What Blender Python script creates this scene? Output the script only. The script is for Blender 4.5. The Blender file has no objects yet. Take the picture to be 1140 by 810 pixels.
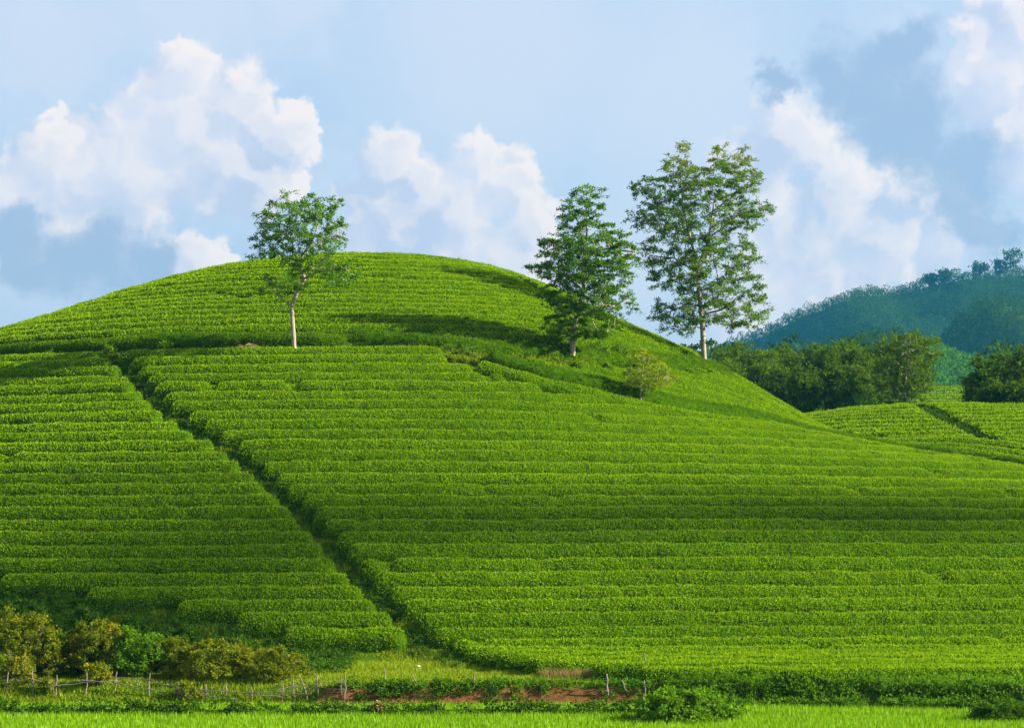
import bpy, math, numpy as np
from mathutils import Vector
S = bpy.context.scene
R = math.radians
rng = np.random.default_rng(7)

# ------------------------------------------------------------------ camera, sky, sun, exposure
F = 2571.0                                     # focal length in pixels of a 1140 px wide frame
TH = math.atan(195 / F)                        # upward pitch
CAM = np.array([0, 0, 7.5])
cam = bpy.data.cameras.new('camera'); cam_o = bpy.data.objects.new('camera', cam)
S.collection.objects.link(cam_o); S.camera = cam_o
cam.sensor_width = 36; cam.lens = 36 * F / 1140
cam.clip_start = .5; cam.clip_end = 9000
cam_o.location = CAM; cam_o.rotation_euler = (math.pi / 2 + TH, 0, 0)
S.view_settings.view_transform = 'Standard'; S.view_settings.look = 'None'
S.view_settings.gamma = 1; S.view_settings.exposure = 1.82
SUN_AZ, SUN_EL = R(94), R(27)                 # azimuth clockwise from +Y
sd = Vector((math.sin(SUN_AZ) * math.cos(SUN_EL), math.cos(SUN_AZ) * math.cos(SUN_EL), math.sin(SUN_EL)))
sun = bpy.data.lights.new('sun', 'SUN'); sun.energy = 5.0; sun.angle = R(.45); sun.color = (1, .92, .77)
sun_o = bpy.data.objects.new('sun', sun); S.collection.objects.link(sun_o)
sun_o.rotation_euler = (-sd).to_track_quat('-Z', 'Y').to_euler()
S.cycles.max_bounces = 4; S.cycles.diffuse_bounces = 2; S.cycles.glossy_bounces = 1
S.cycles.transmission_bounces = 4; S.cycles.volume_bounces = 0; S.cycles.transparent_max_bounces = 24
S.cycles.use_denoising = True; S.cycles.denoiser = 'OPENIMAGEDENOISE'; S.cycles.denoising_prefilter = 'ACCURATE'

class NT:
    """small helper for node trees"""
    def __init__(s, nt): s.t = nt
    def n(s, kind, **kw):
        o = s.t.nodes.new(kind)
        for k, v in kw.items(): setattr(o, k, v)
        return o
    def put(s, sock, v):
        if hasattr(v, 'is_output') or isinstance(v, bpy.types.NodeSocket): s.t.links.new(v, sock)
        else: sock.default_value = v
    def m(s, op, a, b=None, c=None, clamp=False):
        o = s.n('ShaderNodeMath', operation=op); o.use_clamp = clamp
        s.put(o.inputs[0], a)
        if b is not None: s.put(o.inputs[1], b)
        if c is not None: s.put(o.inputs[2], c)
        return o.outputs[0]
    def v(s, op, a, b=None, out=0):
        o = s.n('ShaderNodeVectorMath', operation=op); s.put(o.inputs[0], a)
        if b is not None: s.put(o.inputs[3 if op == 'SCALE' else 1], b)
        return o.outputs[out]
    def ss(s, a, b, x):
        o = s.n('ShaderNodeMapRange', interpolation_type='SMOOTHSTEP')
        s.put(o.inputs[0], x); s.put(o.inputs[1], a); s.put(o.inputs[2], b)
        return o.outputs[0]
    def mix(s, f, a, b, blend='MIX'):
        o = s.n('ShaderNodeMix', data_type='RGBA', blend_type=blend)
        s.put(o.inputs[0], f); s.put(o.inputs[6], a if not isinstance(a, tuple) else (*a, 1)); s.put(o.inputs[7], b if not isinstance(b, tuple) else (*b, 1))
        return o.outputs[2]
    def noise(s, vec, scale, detail=4, rough=.5, out=0, dims='3D'):
        o = s.n('ShaderNodeTexNoise', noise_dimensions=dims); s.put(o.inputs['Vector'], vec)
        o.inputs['Scale'].default_value = scale; o.inputs['Detail'].default_value = detail; o.inputs['Roughness'].default_value = rough
        return o.outputs[out]

w = bpy.data.worlds.new('World'); S.world = w; w.use_nodes = True
T = NT(w.node_tree)
bg1 = w.node_tree.nodes['Background']; outw = w.node_tree.nodes['World Output']
sky = T.n('ShaderNodeTexSky'); sky.sky_type = 'NISHITA'; sky.sun_disc = False
sky.sun_elevation = SUN_EL; sky.sun_rotation = SUN_AZ; sky.dust_density = 1.5
w.node_tree.links.new(sky.outputs[0], bg1.inputs[0]); bg1.inputs[1].default_value = .06
# cloud field: sky directions unrolled to degrees-like units (azimuth, elevation) about due north
co = T.n('ShaderNodeTexCoord').outputs['Generated']
sx = T.n('ShaderNodeSeparateXYZ'); T.put(sx.inputs[0], co)
az = T.m('MULTIPLY', T.m('ARCTAN2', sx.outputs[0], sx.outputs[1]), F)
hyp = T.m('SQRT', T.m('ADD', T.m('MULTIPLY', sx.outputs[0], sx.outputs[0]), T.m('MULTIPLY', sx.outputs[1], sx.outputs[1])))
el = T.m('MULTIPLY', T.m('ARCTAN2', sx.outputs[2], hyp), F)
cb = T.n('ShaderNodeCombineXYZ'); T.put(cb.inputs[0], az); T.put(cb.inputs[1], el)
P0 = cb.outputs[0]
def srgb(r, g, b, k=1.0):                      # radiance that shows as this sRGB colour at the scene's exposure
    return tuple(max(.01, k * ((((v / 255 + .055) / 1.055) ** 2.4) - i_) / .68 / 2 ** S.view_settings.exposure) for v, i_ in zip((r, g, b), (.02, .07, .12)))
BODY_A, BODY_B, LIT = srgb(184, 199, 224), srgb(208, 214, 230), srgb(237, 231, 230)
VEIL, GREY, BASE_LO, BASE_HI = srgb(196, 211, 230), srgb(148, 177, 209), srgb(170, 195, 222), srgb(176, 201, 228)
def q(px, py): return (px - 570.0, 600.0 - py)
bright = [(200,145,76),(262,128,58),(308,158,46),(240,190,70),(150,200,82),(80,215,80),(20,240,66),(290,205,40),(205,95,44),
          (432,178,40),(470,215,50),(535,182,36),(575,205,40),(505,240,66),(430,245,62),(590,258,44),(560,290,60),
          (885,160,58),(845,215,66),(930,225,60),(900,285,95),(975,275,72),(1015,225,50),(1060,255,48),(850,320,70),
          (1110,105,60),(1140,45,66),(1150,175,56),(1085,60,36),(215,295,44)]
def field(P, puffs, sub):
    acc = None
    for (x, y, r) in puffs:
        X, Y = q(x, y)
        d = T.v('DISTANCE', P, (X, Y, 0), out='Value')
        f = T.m('MULTIPLY_ADD', d, -1.0 / r, 1.0)
        if acc is None: acc = f
        else:
            o = T.n('ShaderNodeMath', operation='SMOOTH_MAX'); T.put(o.inputs[0], acc); T.put(o.inputs[1], f); o.inputs[2].default_value = sub; acc = o.outputs[0]
    return acc
def vor(P, sc):
    o = T.n('ShaderNodeTexVoronoi', feature='F1', voronoi_dimensions='2D'); T.put(o.inputs['Vector'], P); o.inputs['Scale'].default_value = sc; return o.outputs['Distance']
wob0 = T.v('SCALE', T.v('SUBTRACT', T.noise(P0, .016, 5, .6, 1, '2D'), (.5, .5, .5)), 60.0)
def billow(P):
    Pw = T.v('ADD', P, wob0)
    f = field(Pw, bright, .25)
    b = T.m('ADD', T.m('MULTIPLY', vor(Pw, .021), -.42), T.m('MULTIPLY', vor(Pw, .050), -.26))
    return T.m('ADD', T.m('ADD', f, b), .33)
fa = billow(P0)
fb = billow(T.v('ADD', P0, (20.0, 17.0, 0)))
low = T.noise(P0, .0075, 4, .55, 0, '2D')
soft_ = T.m('MULTIPLY_ADD', T.ss(.40, .66, low), .46, .17)              # some rims are crisp, others melt away
al = T.ss(0.0, 1.0, T.m('DIVIDE', T.m('ADD', fa, .06), soft_))
lit = T.ss(-.22, .40, T.m('SUBTRACT', fa, fb))
big = T.noise(P0, .0065, 4, .55, 0, '2D')
deep = T.ss(.30, .85, fa)                                               # the inside of a cloud is greyer than its sunlit rim
body = T.mix(T.ss(.36, .66, big), BODY_A, BODY_B)
cloud_c = T.mix(T.m('MULTIPLY', lit, T.m('MULTIPLY_ADD', deep, -.45, 1.0)), body, LIT)
P1 = T.v('ADD', P0, T.v('SCALE', T.v('SUBTRACT', T.noise(P0, .012, 6, .62, 1, '2D'), (.5, .5, .5)), 110.0))
sf = T.ss(-.05, .75, field(P1, [(200,10,140),(330,5,90),(60,60,130),(560,60,220),(760,120,190),(560,320,120),(700,280,120)], .3))
wisp = T.ss(.36, .72, T.noise(T.v('MULTIPLY', P0, (1, 1.8, 1)), .0050, 6, .58, 0, '2D'))
veil = T.m('MAXIMUM', T.m('MULTIPLY', wisp, .75), T.m('MULTIPLY', sf, .9))
grey = field(P1, [(955,105,62),(1010,150,66),(1065,205,60),(1000,70,50),(868,95,34),(1090,255,44),(95,290,58),(30,285,50),(165,298,40)], .25)
ga = T.m('MULTIPLY', T.ss(-.10, .50, grey), .88)
base_c = T.mix(T.ss(0.0, 420.0, el), BASE_LO, BASE_HI)
c = T.mix(veil, base_c, VEIL); c = T.mix(al, c, cloud_c); c = T.mix(ga, c, GREY)
bgC = T.n('ShaderNodeBackground'); T.put(bgC.inputs[0], c)
mx_ = T.n('ShaderNodeMixShader'); mx_.inputs[0].default_value = .85; T.put(mx_.inputs[1], bg1.outputs[0]); T.put(mx_.inputs[2], bgC.outputs[0])
w.node_tree.links.new(mx_.outputs[0], outw.inputs[0])

# ------------------------------------------------------------------ helpers
def tag(o, label=None, cat=None, group=None, kind=None):
    for k, v in (('label', label), ('category', cat), ('group', group), ('kind', kind)):
        if v: o[k] = v
    return o
def empty(name, loc):
    o = bpy.data.objects.new(name, None); o.location = loc; o.empty_display_size = .3
    S.collection.objects.link(o); return o
def mesh(name, V, faces, mats, parent=None, tint=None, midx=None, smooth=False, loc=None):
    """faces: list of (n,k) int arrays; tint: list of per-face floats"""
    V = np.asarray(V, np.float32).reshape(-1, 3)
    me = bpy.data.meshes.new(name)
    me.vertices.add(len(V)); me.vertices.foreach_set('co', V.ravel())
    li = np.concatenate([np.asarray(f, np.int32).ravel() for f in faces])
    ks = np.concatenate([np.full(len(f), np.asarray(f).shape[1], np.int32) for f in faces])
    st = np.concatenate([[0], np.cumsum(ks)[:-1]]).astype(np.int32)
    me.loops.add(len(li)); me.loops.foreach_set('vertex_index', li)
    me.polygons.add(len(ks)); me.polygons.foreach_set('loop_start', st)
    try: me.polygons.foreach_set('loop_total', ks)
    except Exception: pass
    for m in (mats if isinstance(mats, (list, tuple)) else [mats]): me.materials.append(m)
    if midx is not None: me.polygons.foreach_set('material_index', np.asarray(midx, np.int32))
    if tint is not None:
        a = me.attributes.new('tint', 'FLOAT', 'FACE'); a.data.foreach_set('value', np.asarray(tint, np.float32))
    me.update(calc_edges=True)
    sm = np.full(len(ks), smooth) if np.isscalar(smooth) else np.asarray(smooth)
    me.polygons.foreach_set('use_smooth', sm)
    o = bpy.data.objects.new(name, me); S.collection.objects.link(o)
    if parent is not None: o.parent = parent
    if loc is not None: o.location = loc
    return o
def ray(px, py):
    a = (np.asarray(px, float) - 570) / F; b = (405 - np.asarray(py, float)) / F
    c, s = math.cos(TH), math.sin(TH)
    return np.stack([a + 0 * b, c - b * s, s + b * c], -1)
def at(px, py, D):
    """the point at forward distance D (metres north) seen at photo pixel px, py"""
    d = ray(px, py); return CAM + d * (np.asarray(D) / d[..., 1])[..., None]
def vnoise(P, scale=1.0, seed=0, octv=1):
    P = np.asarray(P, float)
    if P.shape[-1] == 2: P = np.concatenate([P, np.zeros(P.shape[:-1] + (1,))], -1)
    tot = 0; amp = 1; nrm = 0
    for o_ in range(octv):
        p = P * scale * 2 ** o_ + 17.3 * o_ + seed * 7.77
        i = np.floor(p).astype(np.int64); f = p - i; f = f * f * (3 - 2 * f)
        def h(a, b, c):
            n = (a * 73856093) ^ (b * 19349663) ^ (c * 83492791) ^ (seed * 2654435)
            n = (n ^ (n >> 13)) * 1274126177; n = n ^ (n >> 16)
            return (n & 0xFFFF) / 65535.0
        x, y, z = i[..., 0], i[..., 1], i[..., 2]; u, v_, w_ = f[..., 0], f[..., 1], f[..., 2]
        def L(a, b, t): return a + (b - a) * t
        r = L(L(L(h(x, y, z), h(x + 1, y, z), u), L(h(x, y + 1, z), h(x + 1, y + 1, z), u), v_),
              L(L(h(x, y, z + 1), h(x + 1, y, z + 1), u), L(h(x, y + 1, z + 1), h(x + 1, y + 1, z + 1), u), v_), w_)
        tot = tot + r * amp; nrm += amp; amp *= .5
    return tot / nrm
def unit(v): return v / (np.linalg.norm(v, axis=-1, keepdims=True) + 1e-9)
ONES = 'zeroth first second third fourth fifth sixth seventh eighth ninth tenth eleventh twelfth thirteenth fourteenth fifteenth sixteenth seventeenth eighteenth nineteenth'.split()
def ordinal(n):
    if n < 20: return ONES[n]
    t = ['', '', 'twent', 'thirt', 'fort', 'fift'][n // 10]
    return t + 'ieth' if n % 10 == 0 else t + 'y-' + ONES[n % 10]

# ------------------------------------------------------------------ materials
def leafmat(name, c0, c1, trans=.35, gloss=.06, rough=.5, patch=.35, pscale=.15, c2=None):
    m = bpy.data.materials.new(name); m.use_nodes = True; t = NT(m.node_tree); m.node_tree.nodes.clear()
    a = t.n('ShaderNodeAttribute'); a.attribute_name = 'tint'
    pos = t.n('ShaderNodeNewGeometry').outputs['Position']
    ns = t.noise(pos, pscale, 3, .6)
    f = t.m('ADD', a.outputs['Fac'], t.m('MULTIPLY', t.m('SUBTRACT', ns, .5), patch), clamp=True)
    col = t.mix(f, c0, c1)
    if c2: col = t.mix(t.ss(.86, 1.0, a.outputs['Fac']), col, c2)
    d = t.n('ShaderNodeBsdfDiffuse'); t.put(d.inputs[0], col)
    tr = t.n('ShaderNodeBsdfTranslucent'); t.put(tr.inputs[0], t.mix(.5, col, c1, 'MIX'))
    mx = t.n('ShaderNodeMixShader'); mx.inputs[0].default_value = trans; t.put(mx.inputs[1], d.outputs[0]); t.put(mx.inputs[2], tr.outputs[0])
    g = t.n('ShaderNodeBsdfGlossy'); g.inputs['Roughness'].default_value = rough; g.inputs[0].default_value = (.75, .8, .7, 1)
    m2 = t.n('ShaderNodeMixShader'); m2.inputs[0].default_value = gloss; t.put(m2.inputs[1], mx.outputs[0]); t.put(m2.inputs[2], g.outputs[0])
    o = t.n('ShaderNodeOutputMaterial'); t.put(o.inputs[0], m2.outputs[0]); return m
def barkmat(name, c0, c1, scale=3.0):
    m = bpy.data.materials.new(name); m.use_nodes = True; t = NT(m.node_tree)
    b = m.node_tree.nodes['Principled BSDF']; b.inputs['Roughness'].default_value = .9
    co_ = t.n('ShaderNodeTexCoord').outputs['Object']
    n1 = t.noise(t.v('MULTIPLY', co_, (4, 4, 1)), scale, 6, .65)
    t.put(b.inputs['Base Color'], t.mix(t.ss(.35, .65, n1), c0, c1))
    bp = t.n('ShaderNodeBump'); bp.inputs['Strength'].default_value = .6; bp.inputs['Distance'].default_value = .03; t.put(bp.inputs['Height'], n1)
    t.put(b.inputs['Normal'], bp.outputs[0]); return m
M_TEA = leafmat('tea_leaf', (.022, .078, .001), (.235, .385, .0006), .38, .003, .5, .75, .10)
M_HULL = leafmat('tea_inner_leaf', (.010, .036, .001), (.060, .130, .001), .0, .0, .6, .6, 1.2)  # hull colour kept darker so gaps between leaves and rows look shaded
M_LEAF_TALL = leafmat('tall_tree_leaf', (.018, .065, .006), (.120, .245, .004), .42, .008, .5, .3, .3, (.20, .22, .012))
M_LEAF_MID = leafmat('tree_leaf', (.016, .066, .006), (.125, .270, .004), .42, .008, .45, .3, .3)
M_LEAF_FOREST = leafmat('forest_leaf', (.008, .040, .006), (.050, .118, .010), .25, .0, .5, 1.1, .012)  # broad tint patches stand in for sunlit areas on the far hills
M_LEAF_PLANT = leafmat('plantation_leaf', (.030, .120, .008), (.075, .200, .012), .3, .0, .5, .4, .04)
M_LEAF_EDGE = leafmat('grove_leaf', (.012, .050, .003), (.095, .175, .002), .36, .004, .5, .4, .2)
M_SHRUB = leafmat('olive_brown_leaf', (.035, .075, .002), (.200, .235, .003), .35, .004, .5, .5, .7, (.33, .22, .012))
M_SHRUB_G = leafmat('bright_green_leaf', (.030, .110, .003), (.130, .260, .003), .38, .004, .5, .4, .7)
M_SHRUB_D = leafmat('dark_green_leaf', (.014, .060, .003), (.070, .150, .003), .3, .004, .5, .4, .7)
M_GRASS = leafmat('grass_blade', (.070, .140, .001), (.270, .340, .002), .35, .01, .5, .6, .5)
M_RICE = leafmat('rice_blade', (.090, .210, .001), (.215, .390, .001), .35, .01, .5, .9, .25)
M_DRY = leafmat('dry_grass_blade', (.14, .12, .02), (.30, .22, .06), .3, .02, .6, .4, .7)
M_BARK = barkmat('pale_bark', (.17, .135, .09), (.36, .30, .215))
M_BARK_D = barkmat('dark_bark', (.07, .05, .03), (.17, .12, .075))
M_POST = barkmat('weathered_post', (.09, .07, .05), (.23, .185, .135), 8)
M_DEAD = barkmat('dead_wood', (.13, .07, .035), (.30, .18, .09), 8)
M_WHITE = barkmat('white_film', (.75, .76, .78), (.85, .85, .85), 8)
def groundmat():
    m = bpy.data.materials.new('ground'); m.use_nodes = True; t = NT(m.node_tree)
    b = m.node_tree.nodes['Principled BSDF']; b.inputs['Roughness'].default_value = 1.0; b.inputs['Specular IOR Level'].default_value = 0.0
    g = t.n('ShaderNodeNewGeometry'); pos = g.outputs['Position']
    n1 = t.noise(pos, .35, 6, .6); n2 = t.noise(pos, 2.5, 6, .7)
    grass = t.mix(t.ss(.35, .65, n1), (.022, .058, .002), (.048, .095, .003))
    grass = t.mix(t.ss(.45, .75, n2), grass, (.022, .050, .006))
    earth = t.mix(t.ss(.3, .7, n2), (.055, .029, .009), (.160, .082, .026))
    a = t.n('ShaderNodeAttribute'); a.attribute_name = 'earth'
    f = t.ss(.40, .62, t.m('ADD', a.outputs['Fac'], t.m('MULTIPLY', t.m('SUBTRACT', n2, .5), .8)))
    t.put(b.inputs['Base Color'], t.mix(f, grass, earth))
    bp = t.n('ShaderNodeBump'); bp.inputs['Strength'].default_value = .7; bp.inputs['Distance'].default_value = .12; t.put(bp.inputs['Height'], n2)
    t.put(b.inputs['Normal'], bp.outputs[0]); return m
M_GROUND = groundmat()

# ------------------------------------------------------------------ terrain
CX, CY = -13., 207.
RZ = np.array([[0,31.8],[6,31.55],[12,30.8],[20,29.0],[30,25.8],[40,22.5],[47,19.7],[60,14.0],[75,7.5],[84,3.6],[90,1.45],[93,1.15],[97,1.02],[103,.86],[140,.8],[400,.8]])
def pchip(x, xp, fp):
    h = np.diff(xp); d = np.diff(fp) / h
    m = np.zeros(len(xp)); m[1:-1] = np.where(d[:-1] * d[1:] > 0, 2 * d[:-1] * d[1:] / (d[:-1] + d[1:] + 1e-12), 0); m[0] = 0; m[-1] = d[-1]
    x = np.clip(x, xp[0], xp[-1]); i = np.clip(np.searchsorted(xp, x) - 1, 0, len(xp) - 2)
    t = (x - xp[i]) / h[i]
    return (2*t**3-3*t*t+1)*fp[i] + (t**3-2*t*t+t)*h[i]*m[i] + (-2*t**3+3*t*t)*fp[i+1] + (t**3-t*t)*h[i]*m[i+1]
def sst(a, b, x):
    t = np.clip((x - a) / (b - a), 0, 1); return t * t * (3 - 2 * t)
def kr(r): return 1.35 + .02 * sst(42, 52, r) - .73 * sst(54.5, 76, r)
def reff(x, y):
    dx = x - CX; dy = y - CY; s = sst(0, 26, dx)
    lo = np.zeros_like(dx); hi = np.full_like(dx, 6000.)
    for _ in range(36):
        m = (lo + hi) / 2; k = 1 + (kr(m) - 1) * s + .07 * sst(0, 30, -dx) * (1 - sst(50, 75, m))
        g = m * m - (dx * k) ** 2 - dy * dy
        lo = np.where(g < 0, m, lo); hi = np.where(g < 0, hi, m)
    return (lo + hi) / 2
def smax(a, b, k):
    h = np.clip(.5 + .5 * (a - b) / k, 0, 1); return b + (a - b) * h + k * h * (1 - h)
def hillz(x, y): return pchip(reff(x, y), RZ[:, 0], RZ[:, 1])
def knollz(x, y): return np.maximum(19.4 - .0042 * (y - 214) ** 2 - .0042 * (x - 39) ** 2 * np.where(x < 39, 1.6, .7), -5)
def crest(x, y, D, pts, tree, front, back):
    pts = np.array(pts, float); xs = (pts[:, 0] - 570) / F * D; zs = 7.5 + (600 - pts[:, 1]) / F * D - tree
    zc = pchip(x, xs, zs)
    return zc - np.where(y < D, front * (D - y), back * (y - D))
FAR = [(600,490),(700,440),(800,390),(830,375),(900,345),(960,322),(1010,309),(1080,294),(1140,285),(1250,270),(1600,240)]
SPUR = [(900,560),(1000,455),(1045,402),(1090,356),(1140,340),(1250,322),(1600,300)]
MID = [(600,560),(820,425),(880,398),(905,377),(950,366),(1000,362),(1040,375),(1095,415),(1200,450),(1600,470)]
HILLS = ((1150, MID, 7, .17, .2), (1800, SPUR, 9, .24, .25), (2600, FAR, 10, .26, .25))
def bank_y(x): return 104.6 - 6.2 * sst(5, 36, x) + .5 * (vnoise(np.stack([x, x * 0], -1), .25, 3, 2) - .5)
def height(x, y):
    x = np.asarray(x, float); y = np.asarray(y, float)
    z = smax(hillz(x, y), knollz(x, y), 1.0)
    base = np.where(y > 205, 12 + .11 * (np.minimum(y, 2000) - 220), -10)
    far = np.minimum(base, 36 + .005 * y)
    for (D, pts, tr, f_, b_) in HILLS:
        far = np.maximum(far, np.where(y > 330, crest(x, y, D, pts, tr, f_, b_), -10))
    und = np.where(y > 900, (vnoise(np.stack([x, y * .6], -1), 1 / 210., 77, 3) - .5) * 75 * sst(1000, 1700, y) + (vnoise(np.stack([x, y * .15], -1), 1 / 75., 78, 2) - .5) * 46 * sst(900, 1600, y), 0)
    z = smax(z, far + und, 2.0)
    by = bank_y(x); wd = np.where(x < -9, 3.0, 1.2)
    zz = z * sst(by, by + wd, y) if np.ndim(y) == 0 or True else z
    # paddy bund
    bund = .34 * np.exp(-((y - 98.6 - .25 * np.sin(x * .2)) / .55) ** 2) * (1 - sst(8, 12, x))
    zz = zz + np.where(y < by, bund, 0)
    return np.where(y < 140, zz, z)
_ys = np.concatenate([np.arange(60, 260, .2), np.arange(260, 1400, 2.0), np.arange(1400, 3000, 5.0)])
def hit(px, py):
    """ground point seen at a pixel"""
    px = np.atleast_1d(np.asarray(px, float)); py = np.atleast_1d(np.asarray(py, float)); out = []
    for a, b in zip(px, py):
        P = at(np.full(len(_ys), a), np.full(len(_ys), b), _ys)
        f = P[:, 2] - height(P[:, 0], P[:, 1]); i = np.argmax(f < 0)
        if i == 0: out.append(P[-1]); continue
        t = f[i - 1] / (f[i - 1] - f[i]); p = P[i - 1] + (P[i] - P[i - 1]) * t
        out.append(p)
    return np.array(out)
def grow(a, b, step, fac, end):
    o = [];  s = step; v = b
    while v < end: s *= fac; v += s; o.append(v)
    return np.array(o)
gx = np.arange(-75, 75.01, .6); gx = np.concatenate([-grow(0, 75, .6, 1.08, 5000)[::-1], gx, grow(0, 75, .6, 1.08, 5000)])
gy = np.concatenate([-grow(0, 0, 2, 1.12, 3000)[::-1], np.arange(0, 88, 2.), np.arange(88, 112, .22), np.arange(112, 262, .6), 262 + grow(0, 0, .6, 1.035, 6000)])
GX, GY = np.meshgrid(gx, gy); GZ = height(GX, GY)
nn = vnoise(np.stack([GX, GY], -1), .9, 2, 3) - .5
GZ = GZ + nn * np.where((GY > 104) & (GY < 240), .22, .05)
ny, nx = GX.shape; idx = np.arange(ny * nx).reshape(ny, nx)
Q = np.stack([idx[:-1, :-1], idx[:-1, 1:], idx[1:, 1:], idx[1:, :-1]], -1).reshape(-1, 4)
ground = mesh('ground', np.stack([GX, GY, GZ], -1), [Q], M_GROUND, smooth=True)
by = bank_y(GX)
ea = np.where((GY > by - .1) & (GY < by + np.where(GX < -9, 2.6, 1.05)), 1., 0.) * np.where(GX < -9, .32, 1.0) * np.where(GX > 7.0, .42, 1.)
a_ = ground.data.attributes.new('earth', 'FLOAT', 'POINT'); a_.data.foreach_set('value', ea.astype(np.float32).ravel())
tag(ground, kind='structure')

# two thin clouds added out of view towards the sun, shaped to shade the slope
def cloud(label, px, rad, k3, seed, opac):
    rgc = np.random.default_rng(seed); G = hit(*np.array(px, float).T)
    V = []; Fq = []; nv = 0
    u, v = np.meshgrid(np.linspace(0, 2 * math.pi, 25)[:-1], np.linspace(0, math.pi, 13)); n_u, n_v = 24, 13
    d = np.stack([np.cos(u) * np.sin(v), np.sin(u) * np.sin(v), np.cos(v)], -1).reshape(-1, 3); ii = np.arange(n_u * n_v).reshape(n_v, n_u)
    q_ = np.stack([ii[:-1], np.roll(ii, -1, 1)[:-1], np.roll(ii, -1, 1)[1:], ii[1:]], -1).reshape(-1, 4)
    for k, g in enumerate(np.repeat(G, k3, 0)):
        c = g + np.array(sd) * 960 + rgc.normal(0, .35, 3) * rad; r = rad * rgc.uniform(.75, 1.2)
        V.append(c + d * (r * (1 + .5 * (vnoise(d * 1.5 + k * 3.1, 1.3, k, 3) - .5)))[:, None] * [1.2, 1.1, .8]); Fq.append(q_ + nv); nv += len(d)
    m = bpy.data.materials.new('shade_cloud_vapour'); m.use_nodes = True; t = NT(m.node_tree); m.node_tree.nodes.clear()
    a = t.n('ShaderNodeBsdfDiffuse'); a.inputs[0].default_value = (.85, .86, .88, 1); b = t.n('ShaderNodeBsdfTransparent')
    x = t.n('ShaderNodeMixShader'); x.inputs[0].default_value = opac; t.put(x.inputs[1], b.outputs[0]); t.put(x.inputs[2], a.outputs[0])
    o = t.n('ShaderNodeOutputMaterial'); t.put(o.inputs[0], x.outputs[0])
    tag(mesh('cloud', np.concatenate(V), [np.concatenate(Fq)], m, smooth=True), label, 'cloud', kind='stuff')
cloud('small thin cloudlet added out of view to shade the left tea', [(60,640),(150,625),(240,655),(100,580),(330,690),(20,570),(190,690),(280,600)], 4.6, 1, 3, .25)
cloud('long thin streak of cloudlets added out of view to shade the right slope', [(560,596),(620,596),(690,590),(760,584),(830,580),(900,578),(970,577),(1040,578),(1110,580),(1180,582)], 3.3, 1, 4, .32)
# ------------------------------------------------------------------ leaf cards
def cards(P, N, L, W, rng, spread=.8, up=.0):
    """one diamond leaf per point; N preferred axis"""
    n = len(P); d = unit(N * .75 + rng.normal(0, spread, (n, 3)) + np.array([0, 0, up]))
    sdv = unit(np.cross(d, rng.normal(0, 1, (n, 3)))); nr = np.cross(d, sdv)
    L = np.broadcast_to(L, (n,))[:, None] * rng.uniform(.65, 1.25, (n, 1)); W = np.broadcast_to(W, (n,))[:, None] * rng.uniform(.7, 1.2, (n, 1))
    m = P + d * L * .5
    V = np.stack([P, m + sdv * W * .5 + nr * L * .06, P + d * L - nr * L * .05, m - sdv * W * .5 + nr * L * .06], 1)
    return V.reshape(-1, 3), np.arange(n * 4).reshape(n, 4)
# ------------------------------------------------------------------ tea rows
def poly(pts): p = np.array(pts, float); return hit(p[:, 0], p[:, 1])[:, :2]
def dist_poly(x, y, pl):
    d = np.full(x.shape, 1e9)
    for a, b in zip(pl[:-1], pl[1:]):
        v = b - a; t = np.clip(((x - a[0]) * v[0] + (y - a[1]) * v[1]) / (v @ v), 0, 1)
        d = np.minimum(d, np.hypot(x - a[0] - t * v[0], y - a[1] - t * v[1]))
    return d
diag = poly([(122,404),(140,420),(160,440),(185,470),(215,487),(250,508),(290,540),(330,577),(365,615),(400,655),(444,697),(482,730)])
diag = np.vstack([diag, [diag[-1] + (diag[-1] - diag[-2])]])
upper = poly([(-90,413),(0,405),(100,399),(200,392),(300,393),(420,390),(480,395),(560,403),(640,410),(740,415),(800,420)])
upper = np.vstack([upper, upper[-1] + [1.5, 8.]])
slant = poly([(528,408),(600,430),(700,452),(780,470),(860,485),(960,498),(1040,511),(1140,527),(1240,544)])
for _ in range(2): slant[4:8, 1] = .25 * slant[3:7, 1] + .5 * slant[4:8, 1] + .25 * slant[5:9, 1]
gap = poly([(568,314),(600,331),(640,352),(690,378)])
footL = poly([(-160,650),(-60,658),(0,665),(60,673),(100,683),(180,693),(250,709),(300,723),(340,735),(455,737)])
footR = poly([(478,738),(560,750),(640,758),(720,768),(800,773),(1000,773),(1140,772),(1300,772)])
diag_x = lambda y: np.interp(y, diag[:, 1], diag[:, 0]) if diag[0, 1] < diag[-1, 1] else np.interp(y, diag[::-1, 1], diag[::-1, 0])
up_y = lambda x: np.interp(x, upper[:, 0], upper[:, 1])
sl_y = lambda x: np.interp(x, slant[:, 0], slant[:, 1], left=1e3)
PROF = np.array([(-.72,-.25),(-.74,.28),(-.66,.58),(-.42,.74),(0,.79),(.42,.74),(.66,.58),(.74,.28),(.72,-.25)])   # hedge section: down-slope side first
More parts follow.
